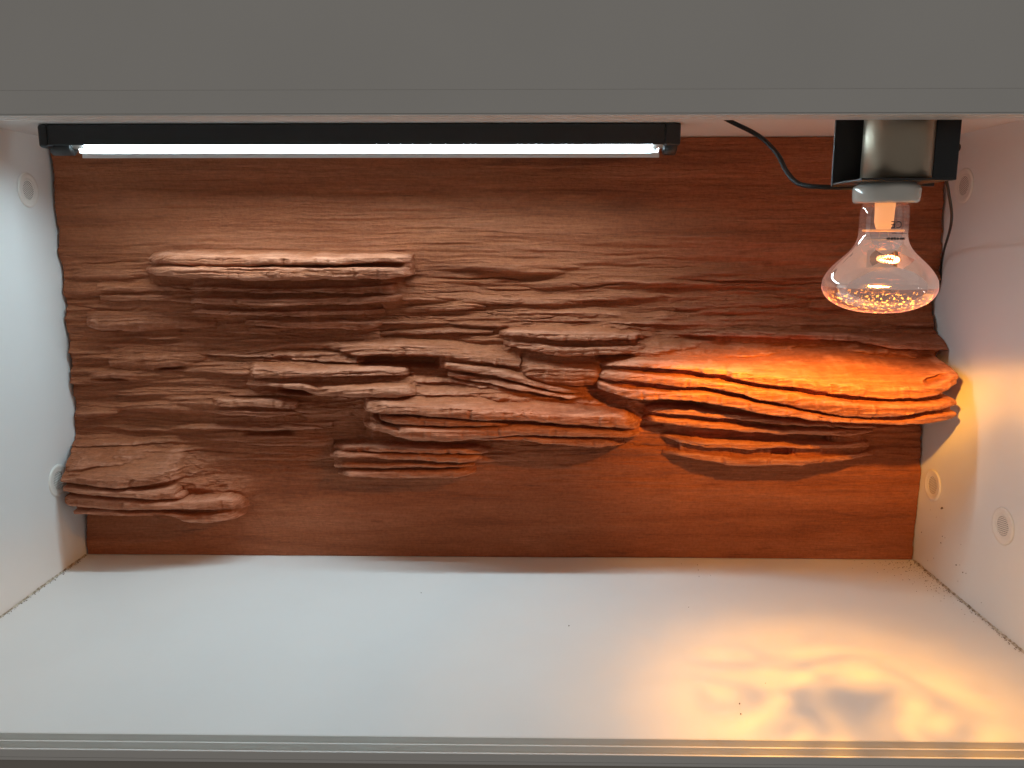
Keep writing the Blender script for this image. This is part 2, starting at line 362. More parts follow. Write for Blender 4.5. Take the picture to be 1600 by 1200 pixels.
RIDGES = [   # lower swellings of the panel itself
    [(375, 545, 550, 556, .8), (430, 530, 540, 546, 1), (510, 526, 534, 543, 1.3), (560, 528, 544, 556, 2.4), (630, 528, 544, 556, 2.8), (690, 530, 547, 558, 2.6), (765, 540, 557, 567, 2.2), (812, 550, 564, 573, 1.2)],
    [(150, 443, 447, 454, .5), (170, 443, 449, 456, 1.1), (280, 444, 449, 456, 1.1), (302, 446, 449, 455, .5)],
    [(155, 459, 462, 468, .5), (180, 459, 463, 471, 1.1), (270, 459, 463, 470, 1.1), (296, 461, 463, 469, .4)],
    [(136, 489, 497, 508, .5), (145, 487, 500, 516, 1.6), (220, 486, 500, 518, 1.7), (300, 488, 502, 514, 1.2), (335, 492, 503, 511, .5)],
    [(170, 540, 552, 574, .5), (200, 536, 553, 578, 1.2), (270, 536, 555, 577, 1.3), (310, 530, 548, 570, .8), (325, 530, 545, 560, .3)],
    [(135, 578, 582, 592, .5), (150, 576, 583, 595, 1.1), (200, 578, 584, 594, 1.1), (240, 580, 586, 592, .4)],
    [(180, 622, 630, 640, .4), (220, 620, 630, 646, 1.0), (290, 622, 632, 645, 1), (330, 626, 634, 642, .4)],
    [(360, 655, 664, 670, .7), (400, 654, 663, 672, 1.3), (460, 654, 663, 672, 1.4), (520, 655, 662, 668, .8)],
    [(370, 682, 688, 694, .5), (420, 681, 688, 697, 1), (490, 681, 688, 696, 1), (520, 682, 688, 693, .4)],
    [(585, 517, 520, 524, .5), (640, 514, 518, 524, 1), (700, 512, 517, 521, 1), (770, 514, 517, 520, .4)],
    [(760, 484, 488, 492, .4), (830, 482, 487, 493, .9), (930, 484, 489, 496, .9), (970, 486, 490, 494, .4)],
    [(690, 466, 470, 475, .3), (760, 463, 469, 476, .8), (860, 464, 470, 477, .8), (910, 468, 471, 475, .3)],
    [(1000, 488, 494, 500, .4), (1040, 484, 492, 502, 1.1), (1075, 488, 495, 502, .6)],
    [(590, 480, 484, 489, .3), (650, 474, 481, 489, .9), (730, 472, 478, 485, .8), (760, 473, 477, 482, .3)],
    [(480, 520, 522, 526, .3), (540, 516, 521, 527, .7), (600, 517, 521, 526, .5)],
]
NX, NZ = 1060, 860


def edge_curve(pts):
    v = np.array([p[1] for p in pts], float); x = np.array([at(p[0], p[1], 0.0)[0] if len(p) == 2 else at(p[0], p[1], -p[2])[0] for p in pts])
    z = np.array([at(p[0], p[1], 0.0)[2] if len(p) == 2 else at(p[0], p[1], -p[2])[2] for p in pts])
    k = np.argsort(z); return z[k], x[k]


zg = np.linspace(0.0008, H - 0.001, NZ)
zl, xl = edge_curve([(79, 225), (86, 330), (93, 400), (99, 470), (110, 560), (115, 640), (117, 680), (116, 712, .02), (96, 740, .055), (94, 765, .06), (96, 785, .06), (112, 803, .055), (130, 812, .01), (136, 868)])
zr, xr = edge_curve([(1483, 225), (1476, 290), (1467, 420), (1459, 480), (1462, 515, .012), (1478, 535, .025), (1490, 566, .08), (1494, 600, .105), (1494, 645, .105), (1478, 662, .1), (1442, 670), (1438, 740), (1426, 868)])
XL = np.interp(zg, zl, xl); XR = np.interp(zg, zr, xr)
rag = 0.0016 * fbm(zg * 70, zg * 0 + 3.3, 5, 4, .6); XL = XL + rag + 0.002 * np.abs(fbm(zg * 35, zg * 0 + .3, 9, 3))
XR = XR - 0.0016 * fbm(zg * 70, zg * 0 + 9.3, 6, 4, .6) - 0.002 * np.abs(fbm(zg * 30, zg * 0 + .8, 19, 3))
XL = np.maximum(XL, -W2 + 0.0012); XR = np.minimum(XR, W2 - 0.0012)
s = np.linspace(0, 1, NX)
X = (XL[:, None] + (XR - XL)[:, None] * s[None]).astype(np.float64)
Z = np.repeat(zg[:, None], NX, 1)
# a slight waviness of the whole lattice of layers, so that no lip is ruled
WZ = Z + 0.0022 * fbm(X * 9, Z * 10, 31, 3) + 0.0011 * fbm(X * 45, Z * 60, 35, 3)
WX = X + 0.004 * fbm(X * 12, Z * 110, 41, 3)

wmid = np.interp(Z, [0, .08, .13, .20, .38, .45, .52, H], [.12, .16, .45, 1, 1, .60, .44, .36])
base = 0.0
base = base + wmid * (0.0062 * fbm(WX * 5.5, WZ * 62, 51, 3) + 0.0030 * fbm(WX * 12, WZ * 190, 55, 3))
sw = fbm(WX * 3.2, WZ * 24, 61, 2); base = base + wmid * 0.010 * sw
base = base + 0.006 * np.exp(-((X + .36) / .15) ** 2 - ((Z - .26) / .12) ** 2)
Y = base.copy(); LAB = np.zeros(Y.shape, np.int32)


MOUND = np.zeros_like(Y); BASE0 = base.copy()


def put_layer(tr, lab, scale=1.0, raw=None, seed=0):
    """Lay one rock layer over the panel: rounded crest, bulging face, undercut lower lip."""
    if raw is None:
        t = np.array(tr, float); u = np.arange(t[0, 0], t[-1, 0] + .5, 1.0)
        vt, vc, vb, p = [np.interp(u, t[:, 0], t[:, k]) for k in (1, 2, 3, 4)]
        vt, vc, vb = [smooth1(q, 5) for q in (vt, vc, vb)]; p = smooth1(p, 3) * 0.01 * scale
        vs = np.minimum(vc + .3 * fbm(u / 60., u * 0 + seed, 71, 1), vb - 1.5); vt = np.minimum(vt, vs - 1.0)
        vc = vc + 2.2 * fbm(u / 26., u * 0 + seed, 71, 3); vb = vb + 2.2 * fbm(u / 26., u * 0 + seed + .5, 72, 3, .55)
        vb = np.maximum(vb, vc + 1.5)
        p = p * (1 + .05 * fbm(u / 60., u * 0 + seed + .2, 73, 1))
        chip = .0024 * fbm(u / 17., u * 0 + seed + .7, 74, 4, .6) - .006 * np.clip(fbm(u / 12., u * 0 + seed + .9, 75, 2) - .22, 0, 1)
        chip = chip * np.clip(p / .03, 0, 1)
        S_ = at_arr(u, vs, -p); C = at_arr(u, vc, -p); B = at_arr(u, vb, -p)
        dep = -CAM[1] - p                                   # how far the visible top runs back: at least a gentle slope
        dd = np.clip((vc - vt) * dep / FPX / (np.maximum((CAM[2] - C[:, 2]) / dep, 0) + .10), .001, .85 * p)
        T = at_arr(u, vt, -(p - dd))
        o = [np.argsort(q[:, 0]) for q in (C, B, T)]; C, B, T, S_, chip = C[o[0]], B[o[1]], T[o[2]], S_[o[0]], chip[o[0]]
        x0, x1 = C[0, 0], C[-1, 0]; pc = p[o[0]]; pb_ = (p - dd)[o[0]]
        f = lambda Q, xx, k: np.interp(xx, Q[:, 0], Q[:, k])
        zlo, zhi = B[:, 2].min() - .006, T[:, 2].max() + .006
    else:
        x0, x1, zc, th, pp, top, tilt = raw
        zlo, zhi = zc - th - .012 - abs(tilt), zc + top + .012 + abs(tilt)
    j0, j1 = np.searchsorted(zg, zlo), np.searchsorted(zg, zhi)
    i0 = np.searchsorted(X[(j0 + j1) // 2], x0 - .004); i1 = np.searchsorted(X[(j0 + j1) // 2], x1 + .004)
    if j1 - j0 < 2 or i1 - i0 < 2: return
    sl = (slice(j0, j1), slice(i0, i1)); x, z = WX[sl], WZ[sl]
    if raw is None:
        zc, zb, zt, pk = f(C, x, 2), f(B, x, 2), f(T, x, 2), np.interp(x, C[:, 0], pc); pb = np.interp(x, C[:, 0], pb_); zs = f(S_, x, 2); ch = np.interp(x, C[:, 0], chip)
    else:
        q = (x - x0) / (x1 - x0); e = np.clip(1 - np.abs(2 * q - 1) ** 2.6, 0, 1); c0 = zc + tilt * (2 * q - 1)
        zb, zt, pk, zc = c0 - th * (.5 + .5 * e), c0 + top, pp * e ** .7, c0; pb = .15 * pk; zs = zc; ch = 0.0
    th_ = np.maximum(zc - zb, 1e-4); rr = np.minimum(.30 * th_, .5 * pk)
    fs = np.clip((zc - z) / th_, 0, 1)
    face = pk + ch - rr * np.abs(1.8 * fs - .8) ** 3.2
    ts = np.clip((z - zs) / np.maximum(zt - zs, 1e-4), 0, 1)
    topf = pb + (pk - rr * .45 - pb) * (1 - ts) * (1 + .55 * ts)
    h = np.where(z > zc, topf, face)
    ok = (z >= zb) & (z <= zt) & (x >= x0) & (x <= x1)
    if raw is not None: h = h + base[sl] - .1 * MOUND[sl]
    elif np.max(pk) < .031: h = h + .55 * BASE0[sl] + .75 * MOUND[sl]
    else: h = h + .55 * BASE0[sl]
    h = np.where(ok, h, -1.0)
    up = h > Y[sl]
    Y[sl] = np.where(up, h, Y[sl]); LAB[sl] = np.where(up, lab, LAB[sl])


def smear(a, n, ax):
    n = int(n); c = np.cumsum(np.concatenate([np.repeat(np.take(a, [0], ax), n + 1, ax), a, np.repeat(np.take(a, [-1], ax), n, ax)], ax), ax)
    return (np.take(c, range(2 * n + 1, c.shape[ax]), ax) - np.take(c, range(0, c.shape[ax] - 2 * n - 1), ax)) / (2 * n + 1)


# broad shoulders: the wall swells towards every ledge, so that the ledges grow out of it
MOUND = np.zeros_like(Y)
for li, (desc, sc_, layers) in enumerate(LEDGES):
    for q, tr in enumerate(layers): put_layer(tr, 0, sc_, seed=10 * li + 2.7 * q)
m0 = np.clip(Y - base, 0, .075)
for _ in range(2): m0 = smear(smear(m0, 26, 1), 15, 0)
m1 = np.clip(Y - base, 0, .06)
for _ in range(2): m1 = smear(smear(m1, 62, 1), 34, 0)
m0 = np.roll(m0, 8, 0)
MOUND = np.minimum(.50 * m0 + .55 * m1, .040) * np.interp(Z, [.05, .12, .385, .425], [0, 1, 1, .15])
MOUND = MOUND * (1 + .9 * fbm(WX * 9, WZ * 22, 141, 3))
lump = fbm(X * 42, Z * 70, 151, 4, .6) * .0055 + np.abs(fbm(X * 20, Z * 40, 157, 3)) * -.006
BASE0 = base.copy()
base = base + MOUND + lump * np.clip(MOUND / .016, 0, 1)
Y = base.copy(); LAB[:] = 0

for k in range(230):                              # small nameless strata of the carved face
    if k < 170: zc = RNG.uniform(.135, .42); pp = RNG.uniform(.0025, .0095); L = RNG.uniform(.04, .24)
    else: zc = RNG.uniform(.36, .56); pp = RNG.uniform(.0008, .0028); L = RNG.uniform(.10, .42)
    xc = RNG.uniform(-.58, .58); th = RNG.uniform(.0025, .011)
    if xc > .1 and zc < .31: continue
    if zc < .19 and not (-.62 < xc < -.05): continue
    put_layer(None, 0, raw=(xc - L / 2, xc + L / 2, zc, th, pp, th * RNG.uniform(.8, 2.2), RNG.uniform(-.004, .004)))
for k, tr in enumerate(RIDGES): put_layer(tr, 0, 1.0, seed=200 + 3 * k)
NAMES = [None]; lab = 0; OWNER = {}
for li, (desc, sc_, layers) in enumerate(LEDGES):
    for q, tr in enumerate(layers):
        lab += 1; OWNER[lab] = (li, q); put_layer(tr, lab, sc_, seed=10 * li + 2.7 * q)

# clay fills the narrow gaps between layers, so that no layer is a loose slab
def vmax(a, n, f=np.maximum):
    r = a.copy()
    for k in range(1, n + 1):
        r[:-k] = f(r[:-k], a[k:]); r[k:] = f(r[k:], a[:-k])
    return r


E_ = vmax(vmax(Y, 10), 10, np.minimum); E2 = vmax(vmax(Y, 20), 20, np.minimum)
E_ = np.maximum(E_ - np.clip(.24 * E_, .005, .018), E2 - np.clip(.52 * E2, .008, .040))
LAB = np.where((E_ > Y) & (LAB == 0), vmax(LAB, 6), LAB); Y = np.maximum(Y, E_)

# hollows and cracks: (photo polyline, reach below, depth)
def carve(pts, y, width, depth):
    P = np.array([at(u, v, y) for u, v in pts]); xs = P[:, 0]; k = np.argsort(xs); P = P[k]
    zz = np.interp(X, P[:, 0], P[:, 2]) + .0012 * fbm(X * 60, Z * 0 + depth * 900, 81, 3)
    inx = np.clip((X - P[0, 0]) / .012, 0, 1) * np.clip((P[-1, 0] - X) / .012, 0, 1)
    global Y
    Y = Y - depth * inx * np.exp(-((Z - zz) / width) ** 4)


carve([(560, 562), (600, 563), (650, 565), (690, 566)], -.01, .0062, .016)
carve([(432, 606), (450, 609), (470, 613), (487, 614)], -.02, .0052, .020)
carve([(578, 653), (600, 660), (628, 667)], -.055, .0030, .018)
carve([(640, 652), (690, 654), (740, 660)], -.07, .0014, .004)
carve([(1438, 598), (1465, 594), (1490, 588)], -.11, .0030, .012)
carve([(310, 415), (300, 417), (272, 413)], -.045, .0014, .006)
carve([(483, 415), (540, 415), (633, 414)], -.045, .0020, .005)
carve([(930, 560), (960, 558), (990, 556)], -.02, .0045, .018)
carve([(1000, 690), (1010, 660), (1014, 640)], -.01, .010, .004)
carve([(240, 577), (290, 575)], -.01, .002, .008)
carve([(140, 593), (200, 594)], -.01, .002, .008)
carve([(375, 677), (460, 677)], -.01, .004, .010)
carve([(1060, 525), (1085, 528), (1120, 527)], -.01, .003, .006)
for k in range(70):                               # hair cracks
    xc, zc, L = RNG.uniform(-.56, .5), RNG.uniform(.13, .43), RNG.uniform(.02, .09)
    i0, i1 = np.searchsorted(X[400], xc - L), np.searchsorted(X[400], xc + L); j0, j1 = np.searchsorted(zg, zc - .012), np.searchsorted(zg, zc + .012)
    x, z = X[j0:j1, i0:i1], Z[j0:j1, i0:i1]
    if x.size < 10: continue
    zz = zc + .005 * fbm(x * 22, z * 0 + k, 91, 4, .6)
    Y[j0:j1, i0:i1] -= RNG.uniform(.0012, .0035) * np.clip(1 - np.abs(x - xc) / L, 0, 1) ** .6 * np.exp(-((z - zz) / .0009) ** 2)

rel = np.clip(Y / .03, 0, 1)
amp = np.maximum(wmid, .9 * rel)
gz = np.gradient(Y, zg[1] - zg[0], axis=0); top_ = np.clip((-gz - .7) / 1.5, 0, 1) * (gz > -8)
ZT = WZ - .75 * Y                   # grain runs along the layers, over the tops as well
Y = Y + amp * ((.0021 * fbm(WX * 10, ZT * 250, 101, 3, .6) + .0010 * fbm(X * 75, ZT * 240, 105, 3, .6)) * (1 - .72 * top_)) + .0003 * fbm(X * 240, ZT * 420, 109, 2)
crk = np.abs(fbm(WX * 14, ZT * 120, 121, 3)); Y = Y - amp * .0022 * np.clip(1 - crk / .035, 0, 1) * np.clip(fbm(X * 6, Z * 14, 131, 2) * 4, 0, 1)
Y = np.maximum(Y, -.018)


def blur(a, n):
    for ax in (0, 1):
        c = np.cumsum(np.concatenate([np.repeat(np.take(a, [0], ax), n + 1, ax), a, np.repeat(np.take(a, [-1], ax), n, ax)], ax), ax)
        a = (np.take(c, range(2 * n + 1, c.shape[ax]), ax) - np.take(c, range(0, c.shape[ax] - 2 * n - 1), ax)) / (2 * n + 1)
    return a


raised = np.clip((Y - blur(Y, 5)) / .0022, 0, 1) * .8 + np.clip((Y - blur(Y, 14)) / .012, 0, 1) * .5
raised = np.clip(raised * np.clip((Y + .004) / .02, .12, 1), 0, 1)

co = np.stack([X, -Y, Z], -1).reshape(-1, 3).astype(np.float32)
idx = np.arange(NX * NZ).reshape(NZ, NX)
quads = np.stack([idx[:-1, :-1], idx[:-1, 1:], idx[1:, 1:], idx[1:, :-1]], -1).reshape(-1, 4)
flab = np.maximum.reduce([LAB[:-1, :-1], LAB[:-1, 1:], LAB[1:, 1:], LAB[1:, :-1]]).ravel()
# tidy: an isolated speck of a layer goes back to the panel
border = np.concatenate([idx[0, :], idx[1:, -1], idx[-1, -2::-1], idx[-2:0:-1, 0]])


def grid_mesh(name, q, extra_co=None, attr=None):
    used, inv = np.unique(q, return_inverse=True); c = co[used]
    me = bpy.data.meshes.new(name); me.vertices.add(len(c)); me.vertices.foreach_set('co', c.ravel())
    me.loops.add(q.size); me.loops.foreach_set('vertex_index', inv.ravel().astype(np.int32))
    me.polygons.add(len(q)); me.polygons.foreach_set('loop_start', (np.arange(len(q)) * 4).astype(np.int32))
    a = me.attributes.new('raised', 'FLOAT', 'POINT'); a.data.foreach_set('value', attr[used].astype(np.float32))
    me.update(calc_edges=True); me.validate(); me.shade_smooth()
    return me


# the panel's thin sides, back to its rear face
nb = len(border); rim = co[border].copy(); rim[:, 1] = 0.026
co = np.concatenate([co, rim]); att = np.concatenate([raised.ravel(), np.zeros(nb)])
r0 = NX * NZ + np.arange(nb)
side = np.stack([border, r0, np.roll(r0, -1), np.roll(border, -1)], -1)
# keep every part's faces together, drop crumbs
backdrop = empty('rock_backdrop', (0, 0.026, 0))
tag(backdrop, 'carved red sandstone backdrop with jutting layered ledges against the back wall', 'rock backdrop')


def part(name, q, parent, label=None):
    me = grid_mesh(name, q, attr=att); o = link(name, me, M_ROCK, parent)
    o.matrix_parent_inverse = Matrix.Translation(-backdrop.location)
    if label: o['label'] = label
    return o


part('panel', np.concatenate([quads[flab == 0], side]), backdrop)
first = {}
for l, (li, q) in OWNER.items():
    sel = quads[flab == l]
    if len(sel) < 30: continue
    if li not in first:
        first[li] = part('rock_ledge', sel, backdrop, LEDGES[li][0])
    else:
        o = part('rock_layer', sel, first[li]); o.matrix_parent_inverse = Matrix()

# ------------------------------------------------------------------ strip light under the ceiling
TX0, TX1, TY, TZ = -0.531, 0.2195, -0.115, 0.5690
sl = empty('strip_light', (0.5 * (TX0 + TX1), TY, H))
tag(sl, 'black fluorescent strip light with a glowing white tube under the ceiling', 'strip light')
off = Matrix.Translation(-Vector(sl.location))


def sl_part(o):
    o.parent = sl; o.matrix_parent_inverse = off; return o


sl_part(box('housing', (TX0 + .012, TY - .020, TZ + .0098), (TX1 - .018, TY + .016, H - .0008), M_BLACK, bevel=.001, seg=3))
sl_part(box('front_lip', (TX0 + .012, TY - .0232, TZ - .0057), (TX1 - .018, TY - .0203, H - .0012), M_BLACK, bevel=.001, seg=3))
sl_part(box('end_cap', (TX0, TY - .0236, TZ - .0085), (TX0 + .0118, TY + .017, H - .0006), M_BLACK, bevel=.004, seg=4))
sl_part(box('end_cap', (TX1 - .0178, TY - .0236, TZ - .0062), (TX1, TY + .017, H - .0006), M_BLACK, bevel=.002, seg=3))
ROTX = Matrix.Rotation(math.pi / 2, 4, 'Y')
for x0, x1 in ((TX0 + .004, TX0 + .030), (TX1 - .0165, TX1 - .001)):
    bm = bmesh.new(); lathe(bm, [(0, x0), (.0085, x0), (.0102, x0 + .0015), (.0102, x1 - .0015), (.0085, x1), (0, x1)], 32, Matrix.Translation((0, TY, TZ - .0055)) @ ROTX)
    sl_part(from_bm('tube_socket', bm, M_BLACKM, None, True))
bm = bmesh.new(); lathe(bm, [(0.0075, TX0 + .045), (.008, TX0 + .047), (.008, TX1 - .032), (.0075, TX1 - .030)], 28, Matrix.Translation((0, TY, TZ)) @ ROTX)
tube = sl_part(from_bm('fluorescent_tube', bm, M_TUBE, None, True))
for x0, x1 in ((TX0 + .0302, TX0 + .045), (TX1 - .030, TX1 - .0167)):
    bm = bmesh.new(); lathe(bm, [(.0072, x0), (.0081, x0 + .0006), (.0081, x1 - .0004), (.0074, x1)], 28, Matrix.Translation((0, TY, TZ)) @ ROTX)
    o = from_bm('tube_end', bm, M_PIN, tube, True)
bm = bmesh.new(); RX0, RX1 = TX0 + .046, TX1 - .024        # trough round the tube: rear sheet, front lip, ends
add_box(bm, (RX0, TY + .0098, .5562), (RX1, TY + .0106, TZ + .0085), .0003)
add_box(bm, (RX0 + .004, TY - .0212, .5487), (RX1, TY - .0204, .5541), .0003)
add_box(bm, (RX0, TY - .0195, TZ + .0086), (RX1, TY + .0106, TZ + .0092), .0002)  # unseen top sheet, added to throw more tube light onto the floor
for x0 in (RX0, RX1 - .0008): add_box(bm, (x0 + .0001, TY - .0203, .5545), (x0 + .0007, TY + .0096, .5600), .0001)
sl_part(from_bm('reflector', bm, M_REFL))

# ------------------------------------------------------------------ lamp holder
BX, BY = 0.352, -0.392
lh = empty('lamp_holder', (BX, BY, H)); off = Matrix.Translation(-Vector(lh.location))
tag(lh, 'black bracket lamp holder with a metal sleeve and white ceramic socket', 'lamp holder')


def lh_part(o):
    o.parent = lh; o.matrix_parent_inverse = off; return o


PZ = 0.5045; YB = BY + .036; YFR = BY - .030
PX0 = float(at(1303, 240, YB)[0]); BLX = float(at(1453, 240, YFR)[0]); BRX = float(at(1498, 240, BY + .0005)[0]); PLX = float(at(1350, 282, YFR)[0])
lh_part(box('back_plate', (PX0, YB, PZ - .001), (BRX - .001, YB + .003, H - .0006), M_BLACKM, bevel=.0006))
lh_part(box('bottom_plate', (PX0 + .0005, YFR, PZ), (float(at(1490, 282, YFR)[0]), YB - .0002, PZ + .002), M_BLACKM, bevel=.0005))
YC = YB - .0302; xa, xb = float(at(1350, 240, YC)[0]), float(at(1454, 240, YC)[0]); CXS = .5 * (xa + xb); RS = .5 * (xb - xa)
bm = bmesh.new(); lathe(bm, [(0, PZ + .0023), (RS - .001, PZ + .0023), (RS, PZ + .0035), (RS, H - .002), (RS - .001, H - .0008), (0, H - .0008)], 64, Matrix.Translation((CXS, YC, 0)))
lh_part(from_bm('metal_sleeve', bm, M_ALU, None, True))
lh_part(box('junction_box', (CXS + RS + .0004, YC - .006, PZ + .0022), (BRX, YB - .0004, H - .0006), M_BLACK, bevel=.0008, seg=3))
bm = bmesh.new(); lathe(bm, [(0, 0), (.0025, 0), (.0028, .0010), (.0026, .0018), (.0034, .0022), (.0034, .0036), (.0025, .0042), (0, .0043)], 20, Matrix.Translation((BRX + .0001, YC + .003, .5345)) @ ROTX)
lh_part(from_bm('locking_screw', bm, M_RUBBER, None, True))
bm = bmesh.new()
lathe(bm, [(.0185, .4873), (.0195, .4868), (.0250, .4870), (.0268, .4886), (.0273, .4915), (.0276, .4985), (.0268, .5012), (.0240, .5030), (.0225, .5044)], 64, Matrix.Translation((BX, BY, 0)))
lh_part(from_bm('ceramic_socket', bm, M_CERAM, None, True))

# ------------------------------------------------------------------ reflector heat bulb
hb = empty('heat_bulb', (BX, BY, .4840))
tag(hb, 'lit clear reflector heat bulb with a pink orange glow hanging neck up', 'light bulb')


def bulb_material():
    """Half-silvered glass: clear neck, thin mirror coat on the shoulder with a bare diamond standing in for a dark reflection, frosted face."""
    m = bpy.data.materials.new('half_silvered_bulb_glass'); m.use_nodes = True; t = NT(m); t.t.nodes.remove(t.b)
    tc = t.n('ShaderNodeTexCoord'); sp = t.n('ShaderNodeSeparateXYZ'); t.l(tc.outputs['Object'], sp.inputs[0])
    x, y, z = sp.outputs
    gl = t.n('ShaderNodeBsdfGlossy'); gl.inputs['Color'].default_value = (.95, .80, .73, 1); gl.inputs['Roughness'].default_value = .035
    tr = t.n('ShaderNodeBsdfTransparent'); tr.inputs['Color'].default_value = (1, .86, .80, 1)
    tl = t.n('ShaderNodeBsdfTranslucent'); tl.inputs['Color'].default_value = (1, .72, .62, 1)
    # coat: 0 on the neck, rises over the shoulder
    coat = t.n('ShaderNodeMapRange'); coat.inputs['From Min'].default_value = -.016; coat.inputs['From Max'].default_value = -.032
    coat.inputs['To Min'].default_value = .16; coat.inputs['To Max'].default_value = .84
    t.l(z, coat.inputs['Value'])
    dia = t.math('ADD', t.math('DIVIDE', t.math('ABSOLUTE', t.math('SUBTRACT', x, .001)), .0155), t.math('DIVIDE', t.math('ABSOLUTE', t.math('ADD', z, .0445)), .0075))
    thinned = t.math('MULTIPLY', t.math('LESS_THAN', dia, 1.0), t.math('LESS_THAN', y, 0.0))  # diamond of thinner coat stands in for a dark reflection
    c = t.math('MULTIPLY', coat.outputs[0], t.math('SUBTRACT', 1.0, t.math('MULTIPLY', thinned, .75)))
    mx = t.n('ShaderNodeMixShader'); t.l(c, mx.inputs[0]); t.l(tr.outputs[0], mx.inputs[1]); t.l(gl.outputs[0], mx.inputs[2])
    em = t.n('ShaderNodeEmission'); em.inputs[0].default_value = (1, .66, .56, 1)
    t.l(t.math('MULTIPLY', c, .15), em.inputs[1])  # scattered lamp light put into the mirror coat as emission
    ad = t.n('ShaderNodeAddShader'); t.l(mx.outputs[0], ad.inputs[0]); t.l(em.outputs[0], ad.inputs[1])
    t.l(ad.outputs[0], t.out.inputs['Surface'])
    return m


def face_material():
    m = bpy.data.materials.new('frosted_bulb_face'); m.use_nodes = True; t = NT(m); t.t.nodes.remove(t.b)
    gl = t.n('ShaderNodeBsdfGlossy'); gl.inputs['Color'].default_value = (.95, .76, .72, 1); gl.inputs['Roughness'].default_value = .05
    tr = t.n('ShaderNodeBsdfTransparent'); tr.inputs['Color'].default_value = (1, .9, .86, 1)
    tl = t.n('ShaderNodeBsdfTranslucent'); tl.inputs['Color'].default_value = (1, .62, .52, 1)
    sp = t.noise(t.coords(), 420, 2); sk = t.ramp(sp, [(.58, (.001, .001, .001)), (.66, (.22, .22, .22))])
    a = t.n('ShaderNodeMixShader'); t.l(sk, a.inputs[0]); t.l(tr.outputs[0], a.inputs[1]); t.l(tl.outputs[0], a.inputs[2])
    b = t.n('ShaderNodeMixShader'); b.inputs[0].default_value = .55; t.l(a.outputs[0], b.inputs[1]); t.l(gl.outputs[0], b.inputs[2])
    em = t.n('ShaderNodeEmission'); em.inputs[0].default_value = (1, .42, .36, 1)
    lw = t.n('ShaderNodeLayerWeight'); lw.inputs[0].default_value = .35
    t.l(t.math('ADD', .012, t.math('MULTIPLY', t.math('POWER', lw.outputs['Facing'], 3.0), .55)), em.inputs[1])  # pink edge glow put into the glass as emission, stronger at grazing angles
    ad = t.n('ShaderNodeAddShader'); t.l(b.outputs[0], ad.inputs[0]); t.l(em.outputs[0], ad.inputs[1])
    t.l(ad.outputs[0], t.out.inputs['Surface']); return m


M_ENV = bulb_material(); M_FACE = face_material()
prof = [(.0165, .0036), (.0192, .0002), (.0200, -.008), (.0199, -.020), (.0203, -.026), (.0222, -.032), (.0262, -.038), (.0322, -.044), (.0388, -.0505), (.0438, -.057), (.0468, -.063), (.0476, -.0685)]
face_p = [(.0476, -.0685), (.0468, -.0730), (.0440, -.0780), (.0392, -.0826), (.0320, -.0866), (.0230, -.0896), (.0120, -.0912), (0, -.0917)]
bm = bmesh.new(); lathe(bm, [(p[0], p[1]) for p in [(q.x, q.y) for q in spline([(a, b, 0) for a, b in prof], 3)]], 72); from_bm('silvered_envelope', bm, M_ENV, hb, True)
bm = bmesh.new(); lathe(bm, [(q.x if k < 21 else 0, q.y) for k, q in enumerate(spline([(a, b, 0) for a, b in face_p], 3))], 72); from_bm('frosted_face', bm, M_FACE, hb, True)
M_STEM = mat('filament_lit_stem', (.75, .55, .40), .2); NT(M_STEM).b.inputs['Emission Color'].default_value = (1, .42, .13, 1); NT(M_STEM).b.inputs['Emission Strength'].default_value = .9;  # the filament's light on the stem is put in as emission
bm = bmesh.new(); lathe(bm, [(.0085, .0045), (.0080, -.004), (.0078, -.013), (.0060, -.0185), (.0030, -.0205), (0, -.0208)], 28); stem = from_bm('glass_stem', bm, M_STEM, hb, True)
M_GOLD = mat('filament_lit_deflector', (.9, .55, .22), .3, .8); NT(M_GOLD).b.inputs['Emission Color'].default_value = (1, .40, .11, 1); NT(M_GOLD).b.inputs['Emission Strength'].default_value = .55  # emission paints the filament's light onto the disc
bm = bmesh.new(); lathe(bm, [(0, -.0192), (.0165, -.0192), (.0172, -.0200), (.0165, -.0212), (0, -.0212)], 40); from_bm('heat_deflector', bm, M_GOLD, hb, True)
bm = bmesh.new(); lathe(bm, [(0, -.0262), (.0150, -.0262), (.0160, -.0272), (.0150, -.0282), (0, -.0282)], 40); from_bm('dark_underside_disc', bm, M_BLACKM, hb, True)  # dark disc added for the shaded underside of the deflector
for dx in (-.005, .005):
    bm = bmesh.new(); tube_bm(bm, [Vector((dx * .6, -.0, -.018)), Vector((dx, -.004, -.032)), Vector((dx * 1.6, -.012, -.0440))], .0006, 6); from_bm('support_wire', bm, M_ALU, stem)
bm = bmesh.new(); pts = []
for k in range(120):
    a = 2 * math.pi * k / 120; b = 2 * math.pi * k / 6
    pts.append(Vector(((.0082 + .0013 * math.cos(b)) * math.cos(a) + .0005, -.0130 + (.0050) * math.sin(a), -.0445 + .0022 * math.sin(a) + .0013 * math.sin(b))))
tube_bm(bm, pts, .0005, 6); from_bm('filament', bm, M_FIL, hb)
bm = bmesh.new(); add_box(bm, (-.013, -.002, -.052), (.014, -.0012, -.037), .0003); from_bm('dark_reflection_plate', bm, M_BLACKM, hb)  # dark plate added behind the filament so the diamond looks like a reflection
bm = bmesh.new(); lathe(bm, [(.0188, .0050), (.0188, .0034), (.0172, .0028)], 48); from_bm('screw_cap', bm, M_ALU, hb, True)

# print on the neck: reads upside down because the bulb hangs neck up
M_INK = mat('grey_ink', (.05, .04, .04), .5)


